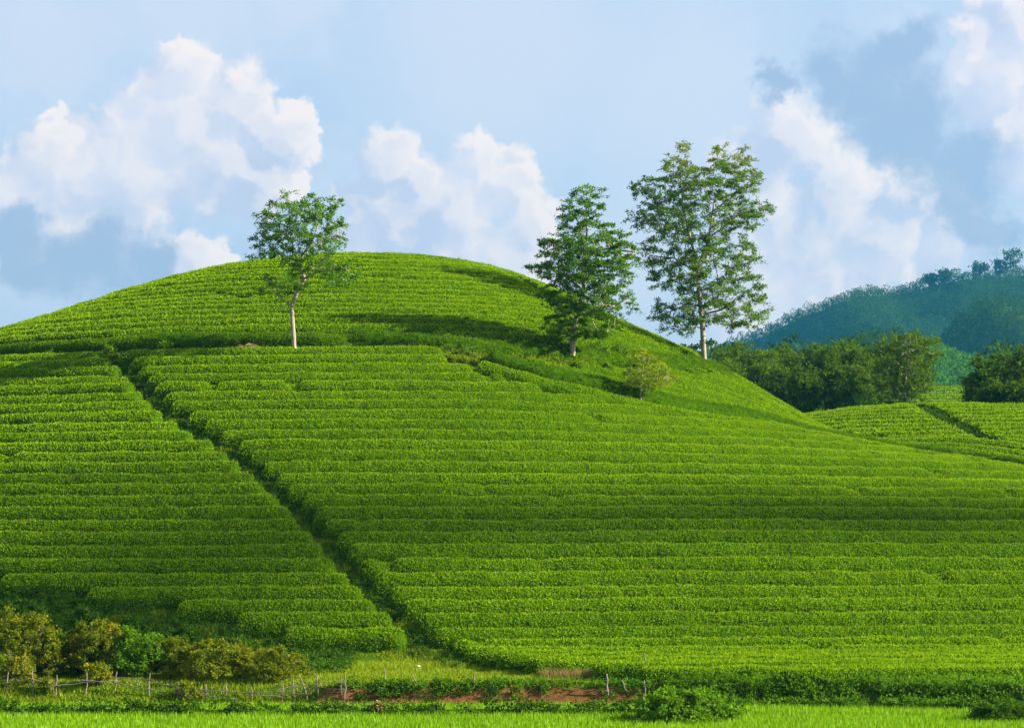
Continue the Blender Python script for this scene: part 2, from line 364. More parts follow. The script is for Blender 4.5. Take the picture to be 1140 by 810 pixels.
def row_mesh(name, x, y, dens, leaf, seed, hscale=1., wscale=1., tshift=0.):
    """a clipped hedge along the polyline x, y (evenly sampled)"""
    rg = np.random.default_rng(seed)
    tx, ty = np.gradient(x), np.gradient(y); l = np.hypot(tx, ty); tx, ty = tx / l, ty / l
    nxv, nyv = ty, -tx                                       # to one side
    s = np.where(nyv.mean() > 0, -1., 1.); nxv, nyv = nxv * s, nyv * s     # points down-slope (towards -y)
    m = len(x); k = len(PROF)
    S_ = np.concatenate([[0], np.cumsum(np.hypot(np.diff(x), np.diff(y)))])
    ends = np.clip(np.minimum(S_, S_[-1] - S_) / .35, 0, 1) ** .5
    wob = (vnoise(np.stack([x, y], -1), .45, seed % 13, 2) - .5)
    thin = 1 - .35 * sst(.74, .84, vnoise(np.stack([x, y], -1), .35, 70 + seed % 11, 2))
    hs = thin * (.93 + .26 * vnoise(np.stack([x, y], -1), .6, 5 + seed % 7, 2)) * hscale * (.25 + .75 * ends)
    off = -PROF[:, 0][None] * wscale * (1 + .35 * (vnoise(np.stack([x, y], -1), .5, 9 + seed % 5, 2)[:, None] - .5)) * (.4 + .6 * ends[:, None]) + wob[:, None] * .13
    X = x[:, None] + nxv[:, None] * off; Y = y[:, None] + nyv[:, None] * off
    G = height(X, Y); Z = G + PROF[:, 1][None] * hs[:, None]
    V = np.stack([X, Y, Z], -1)
    V = V + (np.stack([vnoise(V, 2.2, 20 + j, 2) for j in range(3)], -1) - .5) * .15
    ii = np.arange(m * k).reshape(m, k)
    Qh = np.stack([ii[:-1, :-1], ii[:-1, 1:], ii[1:, 1:], ii[1:, :-1]], -1).reshape(-1, 4)
    # leaves on the hull
    n = int(S_[-1] * dens)
    wt = np.array([.9, 1.1, 1.2, 1.2, 1.1, 1.0, .8, .4]); wt /= wt.sum()
    ia = rg.integers(0, m - 1, n); ja = rg.choice(k - 1, n, p=wt); u = rg.random((n, 1)); v = rg.random((n, 1))
    A, B, C, D_ = V[ia, ja], V[ia, ja + 1], V[ia + 1, ja], V[ia + 1, ja + 1]
    P = (A * (1 - u) + B * u) * (1 - v) + (C * (1 - u) + D_ * u) * v
    Nn = unit(np.cross(C - A, B - A)); Nn = np.where((Nn * np.array([0, 0, 1])).sum(-1, keepdims=True) < -.5, -Nn, Nn)
    cen = np.stack([x, y, height(x, y) + .2], -1)[ia]; flip = ((P - cen) * Nn).sum(-1) < 0; Nn[flip] *= -1
    P = P + Nn * rg.uniform(-.03, .05, (n, 1))
    CV, CF = cards(P, Nn, leaf, leaf * .55, rg, .6, .25)
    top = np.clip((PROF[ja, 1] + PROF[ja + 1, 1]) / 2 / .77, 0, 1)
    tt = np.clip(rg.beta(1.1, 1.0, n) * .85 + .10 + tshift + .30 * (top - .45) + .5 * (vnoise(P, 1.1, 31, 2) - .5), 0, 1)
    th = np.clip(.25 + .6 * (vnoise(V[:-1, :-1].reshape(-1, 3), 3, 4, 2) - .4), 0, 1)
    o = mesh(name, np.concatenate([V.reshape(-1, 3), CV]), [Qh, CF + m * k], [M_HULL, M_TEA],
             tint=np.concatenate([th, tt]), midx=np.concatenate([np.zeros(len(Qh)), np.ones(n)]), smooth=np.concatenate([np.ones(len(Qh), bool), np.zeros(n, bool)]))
    return o
def resample(x, y, ds):
    L = np.concatenate([[0], np.cumsum(np.hypot(np.diff(x), np.diff(y)))])
    t = np.arange(0, L[-1], ds); return np.interp(t, L, x), np.interp(t, L, y)
def runs(mask):
    i = np.flatnonzero(np.diff(np.concatenate([[0], mask.astype(int), [0]]))); return list(zip(i[::2], i[1::2]))
blocks = {b: [] for b in ('main', 'left', 'dome', 'strip', 'knoll')}
SP = 1.66
def contour(r):
    t = np.linspace(-1.45, 1.75, 1400); dxk = r * np.sin(t); y = CY - r * np.cos(t)
    lo = np.zeros_like(t); hi = np.full_like(t, 400.); sg = np.sign(dxk)
    for _ in range(40):
        mdl = (lo + hi) / 2
        k = 1 + np.where(sg > 0, (kr(np.float64(r)) - 1) * sst(0, 26, mdl), .07 * sst(0, 30, mdl) * (1 - sst(50, 75, np.float64(r))))
        g = mdl * k < np.abs(dxk); lo = np.where(g, mdl, lo); hi = np.where(g, hi, mdl)
    dx = sg * (lo + hi) / 2
    return CX + dx, y
for i_r, r in enumerate(np.arange(104.5, 4, -SP) + np.random.default_rng(5).uniform(-.07, .07, 61)[:len(np.arange(104.5, 4, -SP))]):
    x, y = contour(r)
    x, y = resample(x, y, .22)
    wv = (vnoise(np.stack([x, y * .3], -1), .05, 40, 2) - .5) * 1.0          # rows wander together a little
    y = y + wv
    ok = (np.abs(x) < .222 * y + 9) & (y < 206)
    hz, kz = hillz(x, y), knollz(x, y)
    ok &= (hz > kz + .25) | (y < 168)
    d_diag = dist_poly(x, y, diag); d_up = dist_poly(x, y, upper); d_sl = dist_poly(x, y, slant); d_gap = dist_poly(x, y, gap)
    above = y > up_y(x)                                                   # beyond the terrace path
    beyond = (~above) & (y > sl_y(x)) & (x > slant[0, 0])
    lft = x < diag_x(y)
    footy = np.where(lft, np.interp(x, footL[:, 0], footL[:, 1]), np.interp(x, footR[:, 0], footR[:, 1]))
    ok &= (y > footy + .8) & (y > 105)
    ok &= np.where(above, d_up > 2.15, d_up > .75) & (d_sl > 2.05) & ~beyond & ((d_diag > .52) | above | (y > diag[0, 1] + 1)) & (d_gap > .6)
    for b, mk in (('dome', above), ('left', lft & ~above & ~beyond), ('main', ~lft & ~above & ~beyond)):
        rr = [q_ for q_ in runs(ok & mk) if q_[1] - q_[0] > (22 if b in ('strip', 'dome') else 14)]
        if b == 'dome' and r > 49: rr = [q_ for q_ in rr if x[q_[0]:q_[1]].mean() > 5]
        if not rr: continue
        if b in ('dome',):                                                # the gap splits a hilltop row in two
            for q_ in rr: blocks[b].append((x[q_[0]:q_[1]], y[q_[0]:q_[1]]))
        else:
            q_ = max(rr, key=lambda q_: q_[1] - q_[0]); blocks[b].append((x[q_[0]:q_[1]], y[q_[0]:q_[1]]))
# rows of the strip run alongside the slanting gap
_sx, _sy = resample(slant[:, 0], slant[:, 1], .3); _sx = np.convolve(np.pad(_sx, 8, 'edge'), np.ones(17) / 17, 'valid'); _sy = np.convolve(np.pad(_sy, 8, 'edge'), np.ones(17) / 17, 'valid')
_tx, _ty = np.gradient(_sx), np.gradient(_sy); _l = np.hypot(_tx, _ty) + 1e-9
_n = np.stack([-_ty / _l, _tx / _l], -1); _n *= np.sign(_n[:, 1].mean())
for kk_ in range(16):
    d_ = 1.0 + 1.55 * kk_; x, y = _sx + _n[:, 0] * d_, _sy + _n[:, 1] * d_
    t0 = np.stack([_tx[0], _ty[0]]) / _l[0]; ext = np.arange(14, .2, -.3)
    x = np.concatenate([x[0] - t0[0] * ext, x]); y = np.concatenate([y[0] - t0[1] * ext, y])
    o_ = np.argsort(x); x, y = resample(x[o_], y[o_], .25)
    ok = ((y < up_y(x)) | (x > upper[-1, 0])) & (dist_poly(x, y, upper) > 1.0) & (dist_poly(x, y, slant) > d_ - .55) & (y > sl_y(x)) & (y < 203) & (np.abs(x) < .222 * y + 9) & ((hillz(x, y) > knollz(x, y) + .25) | (y < 168) | (kk_ < 4)) & (x > slant[0, 0] + .3)
    rr = [q_ for q_ in runs(ok) if q_[1] - q_[0] > 16]
    for q_ in rr: blocks['strip'].append((x[q_[0]:q_[1]], y[q_[0]:q_[1]]))
# rows of the low knoll run level round it
for dz in np.arange(6.4, .05, -.42):
    t = np.linspace(0, 2 * math.pi, 900)
    x = 39 + np.where(np.cos(t) < 0, math.sqrt(dz / (.0042 * 1.6)), math.sqrt(dz / (.0042 * .7))) * np.cos(t); y = 214 + math.sqrt(dz / .0042) * np.sin(t)
    o_ = np.roll(np.arange(900), -225); x, y = x[o_], y[o_]; L = y < 214.5
    rr = max(runs(L), key=lambda q_: q_[1] - q_[0], default=None)
    if rr is None: continue
    x, y = resample(x[rr[0]:rr[1]], y[rr[0]:rr[1]], .3)
    ok = (knollz(x, y) > hillz(x, y) + .35) & (np.abs(x) < .222 * y + 9) & (y > sl_y(x)) & (dist_poly(x, y, slant) > 1.0 + 1.55 * 3 + 1.3)
    kd = poly([(1022,456),(1050,470),(1085,488),(1122,503)]) if dz > 6 else kd
    ok &= dist_poly(x, y, kd) > .42
    for q_ in runs(ok):
        if q_[1] - q_[0] > 9: blocks['knoll'].append((x[q_[0]:q_[1]], y[q_[0]:q_[1]]))
LAB = {'main': ('bright green clipped tea hedge row right of the diagonal footpath, %s up from its foot', 'tea rows on the wide slope right of the diagonal footpath'),
       'left': ('shaded tea hedge row left of the diagonal footpath, %s up from the brown shrubs', 'tea rows left of the diagonal footpath'),
       'dome': ('tea hedge row on the rounded hilltop, %s up from the tree terrace', 'tea rows round the hilltop'),
       'strip': ('tea hedge row below the tall tree, %s up from the slanting gap', 'tea rows between the slanting gap and the terrace'),
       'knoll': ('tea hedge row on the distant low knoll, %s up from the knoll foot', 'tea rows on the distant knoll')}
seed = 100
for b, lst in blocks.items():
    n = 0; lastside = {}
    for (x, y) in lst:
        seed += 1; lab, grp = LAB[b]
        side = ''
        if b == 'dome': side = ' right of the hilltop gap' if x.mean() > gap[:, 0].mean() and len(x) * .22 < 40 else ''
        if b == 'knoll': side = ', right of its path' if x.min() > kd[:, 0].mean() - 6 and x.mean() > 40 else ', left of its path'
        lastside[side] = lastside.get(side, 0) + 1; n = lastside[side]
        dens, lf = {'main': (420, .115), 'left': (400, .118), 'dome': (230, .145), 'strip': (260, .13), 'knoll': (150, .17)}[b]
        edge = b == 'strip' and n == 1            # taller hedge by the slanting gap, tint darkened to paint its shaded front
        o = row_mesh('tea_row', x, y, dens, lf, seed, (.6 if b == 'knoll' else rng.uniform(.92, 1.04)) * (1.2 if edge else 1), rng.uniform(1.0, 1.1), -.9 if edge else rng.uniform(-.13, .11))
        if b == 'dome' and side: lb = 'short tea hedge row beyond the hilltop gap, %s up from the tree terrace' % ordinal(n)
        elif b == 'knoll': lb = 'tea hedge row on the distant knoll%s, %s up from the foot' % (side, ordinal(n))
        else: lb = lab % ordinal(n)
        tag(o, lb, 'tea row', grp)
# the old unclipped hedge that edges the terrace path, tinted darker to look shaded
_ux, _uy = resample(upper[:, 0], upper[:, 1], .3); _k = np.ones(21) / 21
_ux, _uy = np.convolve(np.pad(_ux, 10, 'edge'), _k, 'valid'), np.convolve(np.pad(_uy, 10, 'edge'), _k, 'valid')
_q = (_sy < 205) & (np.abs(_sx) < .222 * _sy + 9)
tag(row_mesh('tea_row', (_sx - _n[:, 0] * 1.15)[_q], (_sy - _n[:, 1] * 1.15)[_q], 380, .12, 78, 1., 1.08), 'tea hedge row lining the lower side of the slanting gap', 'tea row', 'tea rows on the wide slope right of the diagonal footpath')
tag(row_mesh('tea_row', _ux, _uy + 1.15, 330, .13, 77, 1.12, .95, -.6), 'tall unclipped hedge, tinted dark for shade, along the upper edge of the terrace path', 'tea row', 'tea rows round the hilltop')
print('rows', {k: len(v) for k, v in blocks.items()})

# ------------------------------------------------------------------ trees
def in_poly(x, y, pg):
    c = np.zeros(x.shape, bool); j = len(pg) - 1
    for i in range(len(pg)):
        xi, yi = pg[i]; xj, yj = pg[j]
        c ^= ((yi > y) != (yj > y)) & (x < (xj - xi) * (y - yi) / (yj - yi + 1e-12) + xi); j = i
    return c
class Skel:
    def __init__(s): s.p = []; s.par = []; s.tip = []; s.trunk = []
    def add(s, p, par, trunk=False): s.p.append(np.array(p, float)); s.par.append(par); s.tip.append(0); s.trunk.append(trunk); return len(s.p) - 1
    def line(s, pts, par=None, step=.45, trunk=True):
        if par is None: par = s.add(pts[0], -1, trunk); pts = pts[1:]
        for q_ in pts:
            a = s.p[par]; n = max(1, int(np.linalg.norm(q_ - a) / step))
            for i in range(1, n + 1): par = s.add(a + (q_ - a) * i / n, par, trunk)
        return par
    def near(s, p): return int(np.argmin(np.linalg.norm(np.array(s.p) - p, axis=1)))
    def reach(s, targets, rg, sag=.12, upbias=1.6):
        P0_ = np.array(s.p); d0 = np.linalg.norm(targets[:, None] - P0_[None], axis=2).min(1)
        for t in targets[np.argsort(d0)]:
            P_ = np.array(s.p); v = t - P_; d = np.linalg.norm(v, axis=1)
            cost = d + upbias * np.maximum(0, -v[:, 2] - .0) * .6
            i = int(np.argmin(cost)); a = P_[i]; L = d[i]; n = max(1, int(L / .5)); par = i
            for k in range(1, n + 1):
                u = k / n; q_ = a + (t - a) * u + rg.normal(0, .05, 3) * L * (k < n); q_[2] += sag * L * math.sin(u * math.pi)
                par = s.add(q_, par)
            s.tip[par] += 1
    def tubes(s, rbase, rmin=.014, ex=.46):
        n = len(s.p); P_ = np.array(s.p); wgt = np.array(s.tip, float)
        for i in range(n - 1, -1, -1):
            if s.par[i] >= 0: wgt[s.par[i]] += wgt[i]
        W_ = max(wgt[0], 1); r = np.maximum(rmin, rbase * (np.maximum(wgt, .5) / W_) ** ex)
        h = P_[:, 2] - P_[0, 2]; 
        r = r * (1 + .45 * np.exp(-h / .5) * (r > .5 * rbase))
        V = []; Fq = []; nv = 0
        for i in range(1, n):
            p = s.par[i]; d = P_[i] - P_[p]; L = np.linalg.norm(d)
            if L < 1e-6: continue
            d /= L; sides = 9 if r[i] > .09 else (6 if r[i] > .035 else 4)
            gp = s.par[p]; dp = d if gp < 0 else unit(P_[p] - P_[gp])
            if r[i] > .75 * r[p]: da = unit(dp + d)
            else: da = d
            rp = r[p] if r[i] > .75 * r[p] else min(r[p], r[i] * 1.25)
            ref = np.array([.31, .94, .12])
            ang = np.arange(sides) * 2 * math.pi / sides
            rings = []
            for c_, dd, rad in ((P_[p], da, rp), (P_[i], d, r[i])):
                a_1 = unit(np.cross(dd, ref)); b_1 = np.cross(dd, a_1)
                rings.append(c_ + rad * (np.cos(ang)[:, None] * a_1 + np.sin(ang)[:, None] * b_1))
            V.append(np.concatenate(rings)); k = np.arange(sides)
            Fq.append(np.stack([nv + k, nv + (k + 1) % sides, nv + sides + (k + 1) % sides, nv + sides + k], -1)); nv += 2 * sides
        return np.concatenate(V), np.concatenate(Fq)
def leaf_cloud(C, rad, n, L, rg, W=.42, flat=.55, droop=-.15, tintbase=None, spread=.7):
    """n leaves in a flattened ragged puff round each point of C"""
    C = np.asarray(C); k = len(C); rad = np.broadcast_to(rad, (k,))
    idx_ = np.repeat(np.arange(k), n)
    # leaves sit along a few drooping sprays so that the puff has gaps
    nspr = 5; sp = unit(rg.normal(0, 1, (k, nspr, 3)) * np.array([1, 1, flat]))
    si = rg.integers(0, nspr, k * n); d = sp[idx_, si]
    u = rg.random((k * n, 1)) ** .7
    P = C[idx_] + d * u * rad[idx_, None] + rg.normal(0, .16, (k * n, 3)) * rad[idx_, None] * np.array([1, 1, flat])
    P[:, 2] += droop * (u[:, 0] ** 2) * rad[idx_]
    ax = unit(d + np.array([0, 0, droop]) + rg.normal(0, .3, d.shape))
    V, Fc = cards(P, ax, L, L * W, rg, spread)
    t = rg.beta(2, 2, k * n)
    if tintbase is not None: t = np.clip(t * .6 + tintbase[idx_], 0, 1)
    return V, Fc, t
def tree_obj(name, label, cat, base, sk, rbase, V, Fc, t, bark, leaf, group=None, rmin=.014, ex=.46):
    o = empty(name, base); tag(o, label, cat, group)
    tv, tf = sk.tubes(rbase, rmin, ex)
    mesh('trunk', tv - base, [tf], bark, parent=o, smooth=True)
    mesh('crown', V - base, [Fc], leaf, parent=o, tint=t)
    return o
def photo_tree(name, label, cat, basepx, outline, trunk, limbs, nclump, nleaf, L, rad, rbase, bark, leaf, seed, tipyellow=0, D=None, depth=.75, holes=(), group=None, flat=.4):
    rg = np.random.default_rng(seed)
    base = hit(*basepx)[0] if D is None else None
    if D is None: D = base[1]
    else:
        base = at(basepx[0], basepx[1], D); base[2] = height(base[0], base[1])
    base = base - np.array([0, 0, .08])
    m_px = D / F
    def P3(pts, dy): 
        pts = np.array(pts, float); return at(pts[:, 0], pts[:, 1], D + np.array(dy))
    sk = Skel()
    tp = P3(trunk, np.cumsum(rg.normal(0, .12, len(trunk)))); tp[0] = base
    sk.line(tp)
    for lm in limbs:
        n = len(lm); sgn = rg.choice([-1, 1]); dy = sgn * np.linspace(0, 1, n) * rg.uniform(.3, 1.2)
        lp = P3(lm, dy); i = sk.near(lp[0]); k0 = len(sk.p); sk.line(lp[1:], i); wk = np.cumsum(rg.normal(0, .07, (len(sk.p) - k0, 3)), 0)
        for j_ in range(k0, len(sk.p)): sk.p[j_] = sk.p[j_] + wk[j_ - k0]
    pg = np.array(outline, float); x0, y0 = pg.min(0); x1, y1 = pg.max(0)
    C = []; tries = 0; mind = 1.35 * rad
    while len(C) < nclump and tries < 30000:
        tries += 1
        if tries % 3000 == 0: mind *= .85
        x = rg.uniform(x0, x1); y = rg.uniform(y0, y1)
        if not in_poly(np.array(x), np.array(y), pg): continue
        if any((x - hx) ** 2 + (y - hy) ** 2 < hr * hr for hx, hy, hr in holes): continue
        xs = np.linspace(x0 - 5, x1 + 5, 160); ins = xs[in_poly(xs, np.full(160, y), pg)]
        c, hw = (ins.min() + ins.max()) / 2, max((ins.max() - ins.min()) / 2, 3)
        dz = rg.uniform(-1, 1) * depth * hw * m_px * math.sqrt(max(.05, 1 - ((x - c) / hw) ** 2))
        p = at(x, y, D + dz)
        if C and np.min(np.linalg.norm(np.array(C) - p, axis=1)) < mind: continue
        C.append(p)
    C = np.array(C); sk.reach(C, rg)
    zt = (C[:, 2] - C[:, 2].min()) / np.ptp(C[:, 2])
    tb = rg.uniform(-.05, .45, len(C)) + .1
    if tipyellow: tb = tb + tipyellow * np.clip((zt - .8) / .15, 0, 1)
    V, Fc, t = leaf_cloud(C, rad * rg.uniform(.7, 1.3, len(C)), nleaf, L, rg, tintbase=tb, flat=flat)
    return tree_obj(name, label, cat, base, sk, rbase, V, Fc, t, bark, leaf, group)
z4 = lambda pts: [(560 + a / 2.381, 140 + b / 2.381) for a, b in pts]
z5 = lambda pts: [(240 + a / 3.68, 200 + b / 3.68) for a, b in pts]
z3 = lambda pts: [(600 + a / 3.8, 380 + b / 3.8) for a, b in pts]
tall = photo_tree('tall_tree', 'tallest tree on the hill, airy dark crown with yellowish tip leaves, on the right shoulder', 'tree', (784.5, 402),
    z4([(478,28),(505,70),(520,95),(545,62),(600,50),(650,62),(665,110),(690,125),(655,180),(705,215),(700,250),(660,270),(640,300),(690,340),(640,372),(700,420),(705,500),(640,545),(560,515),(500,545),(445,542),(400,515),(382,488),(440,450),(380,405),(355,350),(372,290),(338,242),(372,210),(332,182),(345,150),(400,130),(420,90),(450,70)]),
    z4([(535,612),(530,560),(528,520),(519,440),(515,370),(497,300),(477,220),(470,130),(478,45)]),
    [z4([(515,370),(540,325),(552,290),(570,200),(598,110),(608,65)]), z4([(548,300),(600,255),(660,215)]), z4([(519,440),(590,400),(660,400)]), z4([(525,500),(590,480),(660,500)]),
     z4([(523,470),(470,480),(420,500)]), z4([(515,380),(450,350),(390,350)]), z4([(485,250),(420,220),(360,190)]), z4([(565,220),(620,170),(660,130)])],
    400, 160, .20, .66, .21, M_BARK, M_LEAF_TALL, 11, .5, D=187., flat=.5, holes=[(750, 205, 7), (795, 225, 8), (742, 330, 9), (800, 300, 6)])
photo_tree('bushy_tree', 'middle tree with a bushy dark crown reaching low over its short trunk', 'tree', (637.5, 405),
    z4([(205,162),(255,165),(272,200),(262,240),(330,290),(352,335),(340,380),(328,440),(355,490),(305,470),(312,530),(270,560),(220,560),(150,590),(118,560),(110,540),(130,480),(90,448),(132,412),(68,378),(92,350),(120,330),(88,315),(150,282),(136,232),(180,190)]),
    z4([(185,622),(184,570),(190,520),(212,440),(222,350),(222,250),(222,175)]),
    [z4([(190,520),(160,490),(125,470)]), z4([(192,510),(240,490),(300,480)]), z4([(215,430),(160,390),(90,375)]), z4([(222,340),(280,320),(340,330)]), z4([(222,330),(170,300),(110,320)]), z4([(188,545),(160,560),(125,555)]), z4([(190,530),(230,540),(280,540)])],
    300, 150, .19, .56, .20, M_BARK, M_LEAF_MID, 12, .1, flat=.36, holes=[(688, 332, 8), (657, 258, 7), (640, 300, 6), (668, 352, 9)])
photo_tree('lone_tree', 'lone tree with a bent pale forked trunk beside the pile of dead branches', 'tree', (327.5, 396),
    z5([(270,62),(300,52),(340,92),(380,62),(440,55),(502,92),(518,150),(545,200),(532,262),(488,285),(482,330),(590,335),(580,425),(520,442),(460,420),(440,385),(385,400),(325,470),(270,480),(178,440),(182,408),(285,380),(292,335),(230,310),(150,325),(172,265),(158,232),(190,190),(163,150),(190,110),(240,98)]),
    z5([(322,702),(320,650),(316,590),(311,515),(336,460),(364,402),(342,350),(320,290),(305,200),(300,100)]),
    [z5([(311,515),(282,500),(258,482),(235,430)]), z5([(364,402),(440,380),(540,375)]), z5([(342,350),(400,260),(432,150),(436,75)]), z5([(320,290),(250,240),(190,220)]), z5([(380,290),(450,240),(510,210)])],
    165, 120, .19, .50, .15, M_BARK, M_LEAF_MID, 13, .1, flat=.6)
photo_tree('sapling', 'small pale green sapling growing on the slanting gap below the tall tree', 'sapling', (713.5, 454),
    z3([(350,140),(400,105),(375,70),(425,25),(505,60),(525,100),(578,140),(560,172),(505,202),(440,192),(380,182)]),
    z3([(430,262),(430,225),(432,190),(440,120),(445,60)]), [z3([(431,190),(480,160),(540,150)]), z3([(431,185),(400,160),(370,150)])],
    75, 60, .17, .38, .06, M_BARK, M_GRASS, 14, .2)

# generic tree in metres: an uneven crown of clumps on a limbed trunk
def grown_tree(name, label, cat, base, H, Wd, crown0, ncl, nleaf, L, rad, rbase, bark, leaf, seed, lean=(0, 0), shape='oval', group=None, rmin=.03, tb0=.15):
    rg = np.random.default_rng(seed); base = np.array(base, float) - np.array([0, 0, .1])
    sk = Skel(); n = 6
    tp = [base + np.array([lean[0] * (i / n) ** 1.5 + rg.normal(0, .01) * H * (i > 0), lean[1] * (i / n) ** 1.5 + rg.normal(0, .01) * H * (i > 0), H * .9 * i / n]) for i in range(n + 1)]
    sk.line(tp, step=max(.5, H / 16))
    C = []; tries = 0; mind = rad * 1.1
    lob = rg.uniform(.72, 1.1, 7); ph = rg.uniform(0, 6.28)
    while len(C) < ncl and tries < 6000:
        tries += 1
        if tries % 800 == 0: mind *= .8
        u = rg.random(); a = rg.uniform(0, 2 * math.pi); hz = crown0 + (1 - crown0) * u
        prof = {'oval': math.sin(math.pi * (.12 + .86 * u)) ** .6, 'flat': .35 + .65 * min(1, u * 1.8) if u < .93 else .8, 'cone': 1.05 - u * .85}[shape]
        rr = Wd / 2 * prof * lob[int((a + ph) / 6.29 * 7 + 3 * u) % 7] * math.sqrt(rg.uniform(.08, 1))
        p = base + np.array([lean[0] * hz ** 1.5 + rr * math.cos(a), lean[1] * hz ** 1.5 + rr * math.sin(a), H * hz])
        if C and np.min(np.linalg.norm(np.array(C) - p, axis=1)) < mind: continue
        C.append(p)
    C = np.array(C); sk.reach(C, rg)
    V, Fc, t = leaf_cloud(C, rad * rg.uniform(.75, 1.3, len(C)), nleaf, L, rg, tintbase=rg.uniform(-.1, .35, len(C)) + tb0, W=.55, flat=.7)
    return tree_obj(name, label, cat, base, sk, rbase, V, Fc, t, bark, leaf, group, rmin=rmin)
def tree_at(px, top, D, Wpx, label, seed, **kw):
    """tree whose top shows at (px, top) when it stands D metres to the north"""
    p = at(px, top + 7, D); g = float(height(p[0], p[1])); H = p[2] - g
    a = dict(crown0=.45, ncl=80, nleaf=95, L=.34, rad=1.1, rbase=.2, bark=M_BARK_D, leaf=M_LEAF_EDGE, shape='oval'); a.update(kw)
    return grown_tree(kw.pop('name', 'grove_tree') if False else 'grove_tree', label, 'tree', (p[0], p[1], g), H, Wpx * D / F, a['crown0'], a['ncl'], a['nleaf'], a['L'], a['rad'], a['rbase'], a['bark'], a['leaf'], seed,
                      lean=a.get('lean', (0, 0)), shape=a['shape'], group=a.get('group', 'trees of the grove behind the right shoulder'), tb0=a.get('tb0', .15), rmin=a.get('rmin', .03))
GR = 'trees of the grove behind the right shoulder'
grove = [(800,384,315,34),(818,374,320,40),(838,378,312,38),(856,384,306,40),(872,381,318,36),(886,388,290,42),(904,377,300,40),(921,381,288,40),(938,374,300,42),(952,378,284,38),(968,386,296,36),
         (848,398,282,36),(868,402,276,34),(896,404,270,30),(930,400,272,32),(955,402,268,30),(812,396,296,34),(1006,384,330,30)]
for i, (px, top, D, wpx) in enumerate(grove):
    lit = i in (0, 1, 2, 3, 16)  # these crowns get a brighter leaf tint to look sunlit
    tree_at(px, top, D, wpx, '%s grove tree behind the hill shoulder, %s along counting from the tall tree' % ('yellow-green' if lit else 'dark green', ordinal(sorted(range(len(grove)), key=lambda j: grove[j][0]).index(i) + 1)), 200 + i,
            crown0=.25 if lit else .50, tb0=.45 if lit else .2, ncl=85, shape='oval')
p = at(986, 372, 262); g = float(height(p[0], p[1]))
tree_at(996, 366, 250, 84, 'spreading pale-barked tree standing out at the right end of the grove', 240, crown0=.42, ncl=120, nleaf=95, L=.30, rad=.85, rbase=.17, bark=M_BARK, leaf=M_LEAF_EDGE, shape='flat', lean=(1.5, 0), tb0=.35, rmin=.016)
tree_at(962, 428, 250, 34, 'low thin-leaved tree in front of the grove, beside the spreading tree', 241, crown0=.2, ncl=44, nleaf=60, L=.26, rad=.75, rbase=.1, leaf=M_LEAF_MID)
for i, (px, top, D, wpx) in enumerate([(1092,392,232,40),(1116,384,236,46),(1140,378,232,52),(1170,382,234,50),(1104,418,226,34),(1134,420,225,38)]):
    tree_at(px, top, D, wpx, ['dark leafy tree at the left of the clump behind the far knoll', 'dark leafy tree rising in the middle of the clump behind the knoll', 'tallest dark tree of the clump behind the knoll at the frame edge',
                              'dark tree of the knoll clump just outside the frame', 'low round dark tree in front of the knoll clump, at its left', 'low round dark tree in front of the knoll clump, at its right'][i], 260 + i,
            crown0=.10, ncl=100, nleaf=95, L=.30, rad=.9, tb0=.12, group='trees of the dark clump behind the knoll')

# ------------------------------------------------------------------ far forest
def forest(name, pts, Rm, Hm, leaf, seed, ncard=64, L=1.3):
    rg = np.random.default_rng(seed); protos = []
    for k in range(7):
        a = rg.uniform(0, 2 * math.pi, ncard); u = rg.random(ncard); lob = rg.uniform(.7, 1.15, 6)
        rr = np.sqrt(np.clip(1 - (u * .95) ** 2, 0, 1)) * lob[(a / 6.284 * 6).astype(int) % 6] * rg.uniform(.75, 1.05, ncard)
        P = np.stack([rr * np.cos(a), rr * np.sin(a), .25 + .75 * u], -1)
        N = unit(P - np.array([0, 0, .3]))
        protos.append((P, N, rg.beta(2, 2, ncard)))
    VV = []; TT = []
    for k in range(7):
        sel = np.flatnonzero(rg.integers(0, 7, len(pts)) == k) if k < 0 else np.arange(k, len(pts), 7)
        P, N, t = protos[k]; q_ = pts[sel]; n = len(q_)
        if n == 0: continue
        sR = Rm * rg.uniform(.65, 1.35, (n, 1, 1)); sH = Hm * rg.uniform(.7, 1.35, (n, 1, 1)); th = rg.uniform(0, 6.28, n); c, s_ = np.cos(th)[:, None], np.sin(th)[:, None]
        X = np.stack([P[None, :, 0] * c - P[None, :, 1] * s_, P[None, :, 0] * s_ + P[None, :, 1] * c, np.broadcast_to(P[:, 2], (n, ncard))], -1)
        Nn = np.stack([N[None, :, 0] * c - N[None, :, 1] * s_, N[None, :, 0] * s_ + N[None, :, 1] * c, np.broadcast_to(N[:, 2], (n, ncard))], -1)
        X = X * np.concatenate([sR, sR, sH], -1) + q_[:, None]
        V, Fc = cards(X.reshape(-1, 3), Nn.reshape(-1, 3), L, L * .8, rg, .55)
        VV.append(V); TT.append(np.clip(np.tile(t, n) * .5 + np.repeat(rg.uniform(0, .55, n), ncard), 0, 1))
    V = np.concatenate(VV); t = np.concatenate(TT)
    o = mesh(name, V, [np.arange(len(V)).reshape(-1, 4)], leaf, tint=t); return o
def scatter(y0, y1, sp, pxr, seed):
    rg = np.random.default_rng(seed); P = []
    yy = y0
    while yy < y1:
        s_ = sp * (1); xa, xb = (pxr[0] - 570) / F * yy, (pxr[1] - 570) / F * yy
        xs = np.arange(xa, xb, s_); xs = xs + rg.uniform(-.45, .45, len(xs)) * s_; P.append(np.stack([xs, yy + rg.uniform(-.45, .45, len(xs)) * s_], -1)); yy += s_
    P = np.concatenate(P); return np.concatenate([P, height(P[:, 0], P[:, 1])[:, None]], -1)
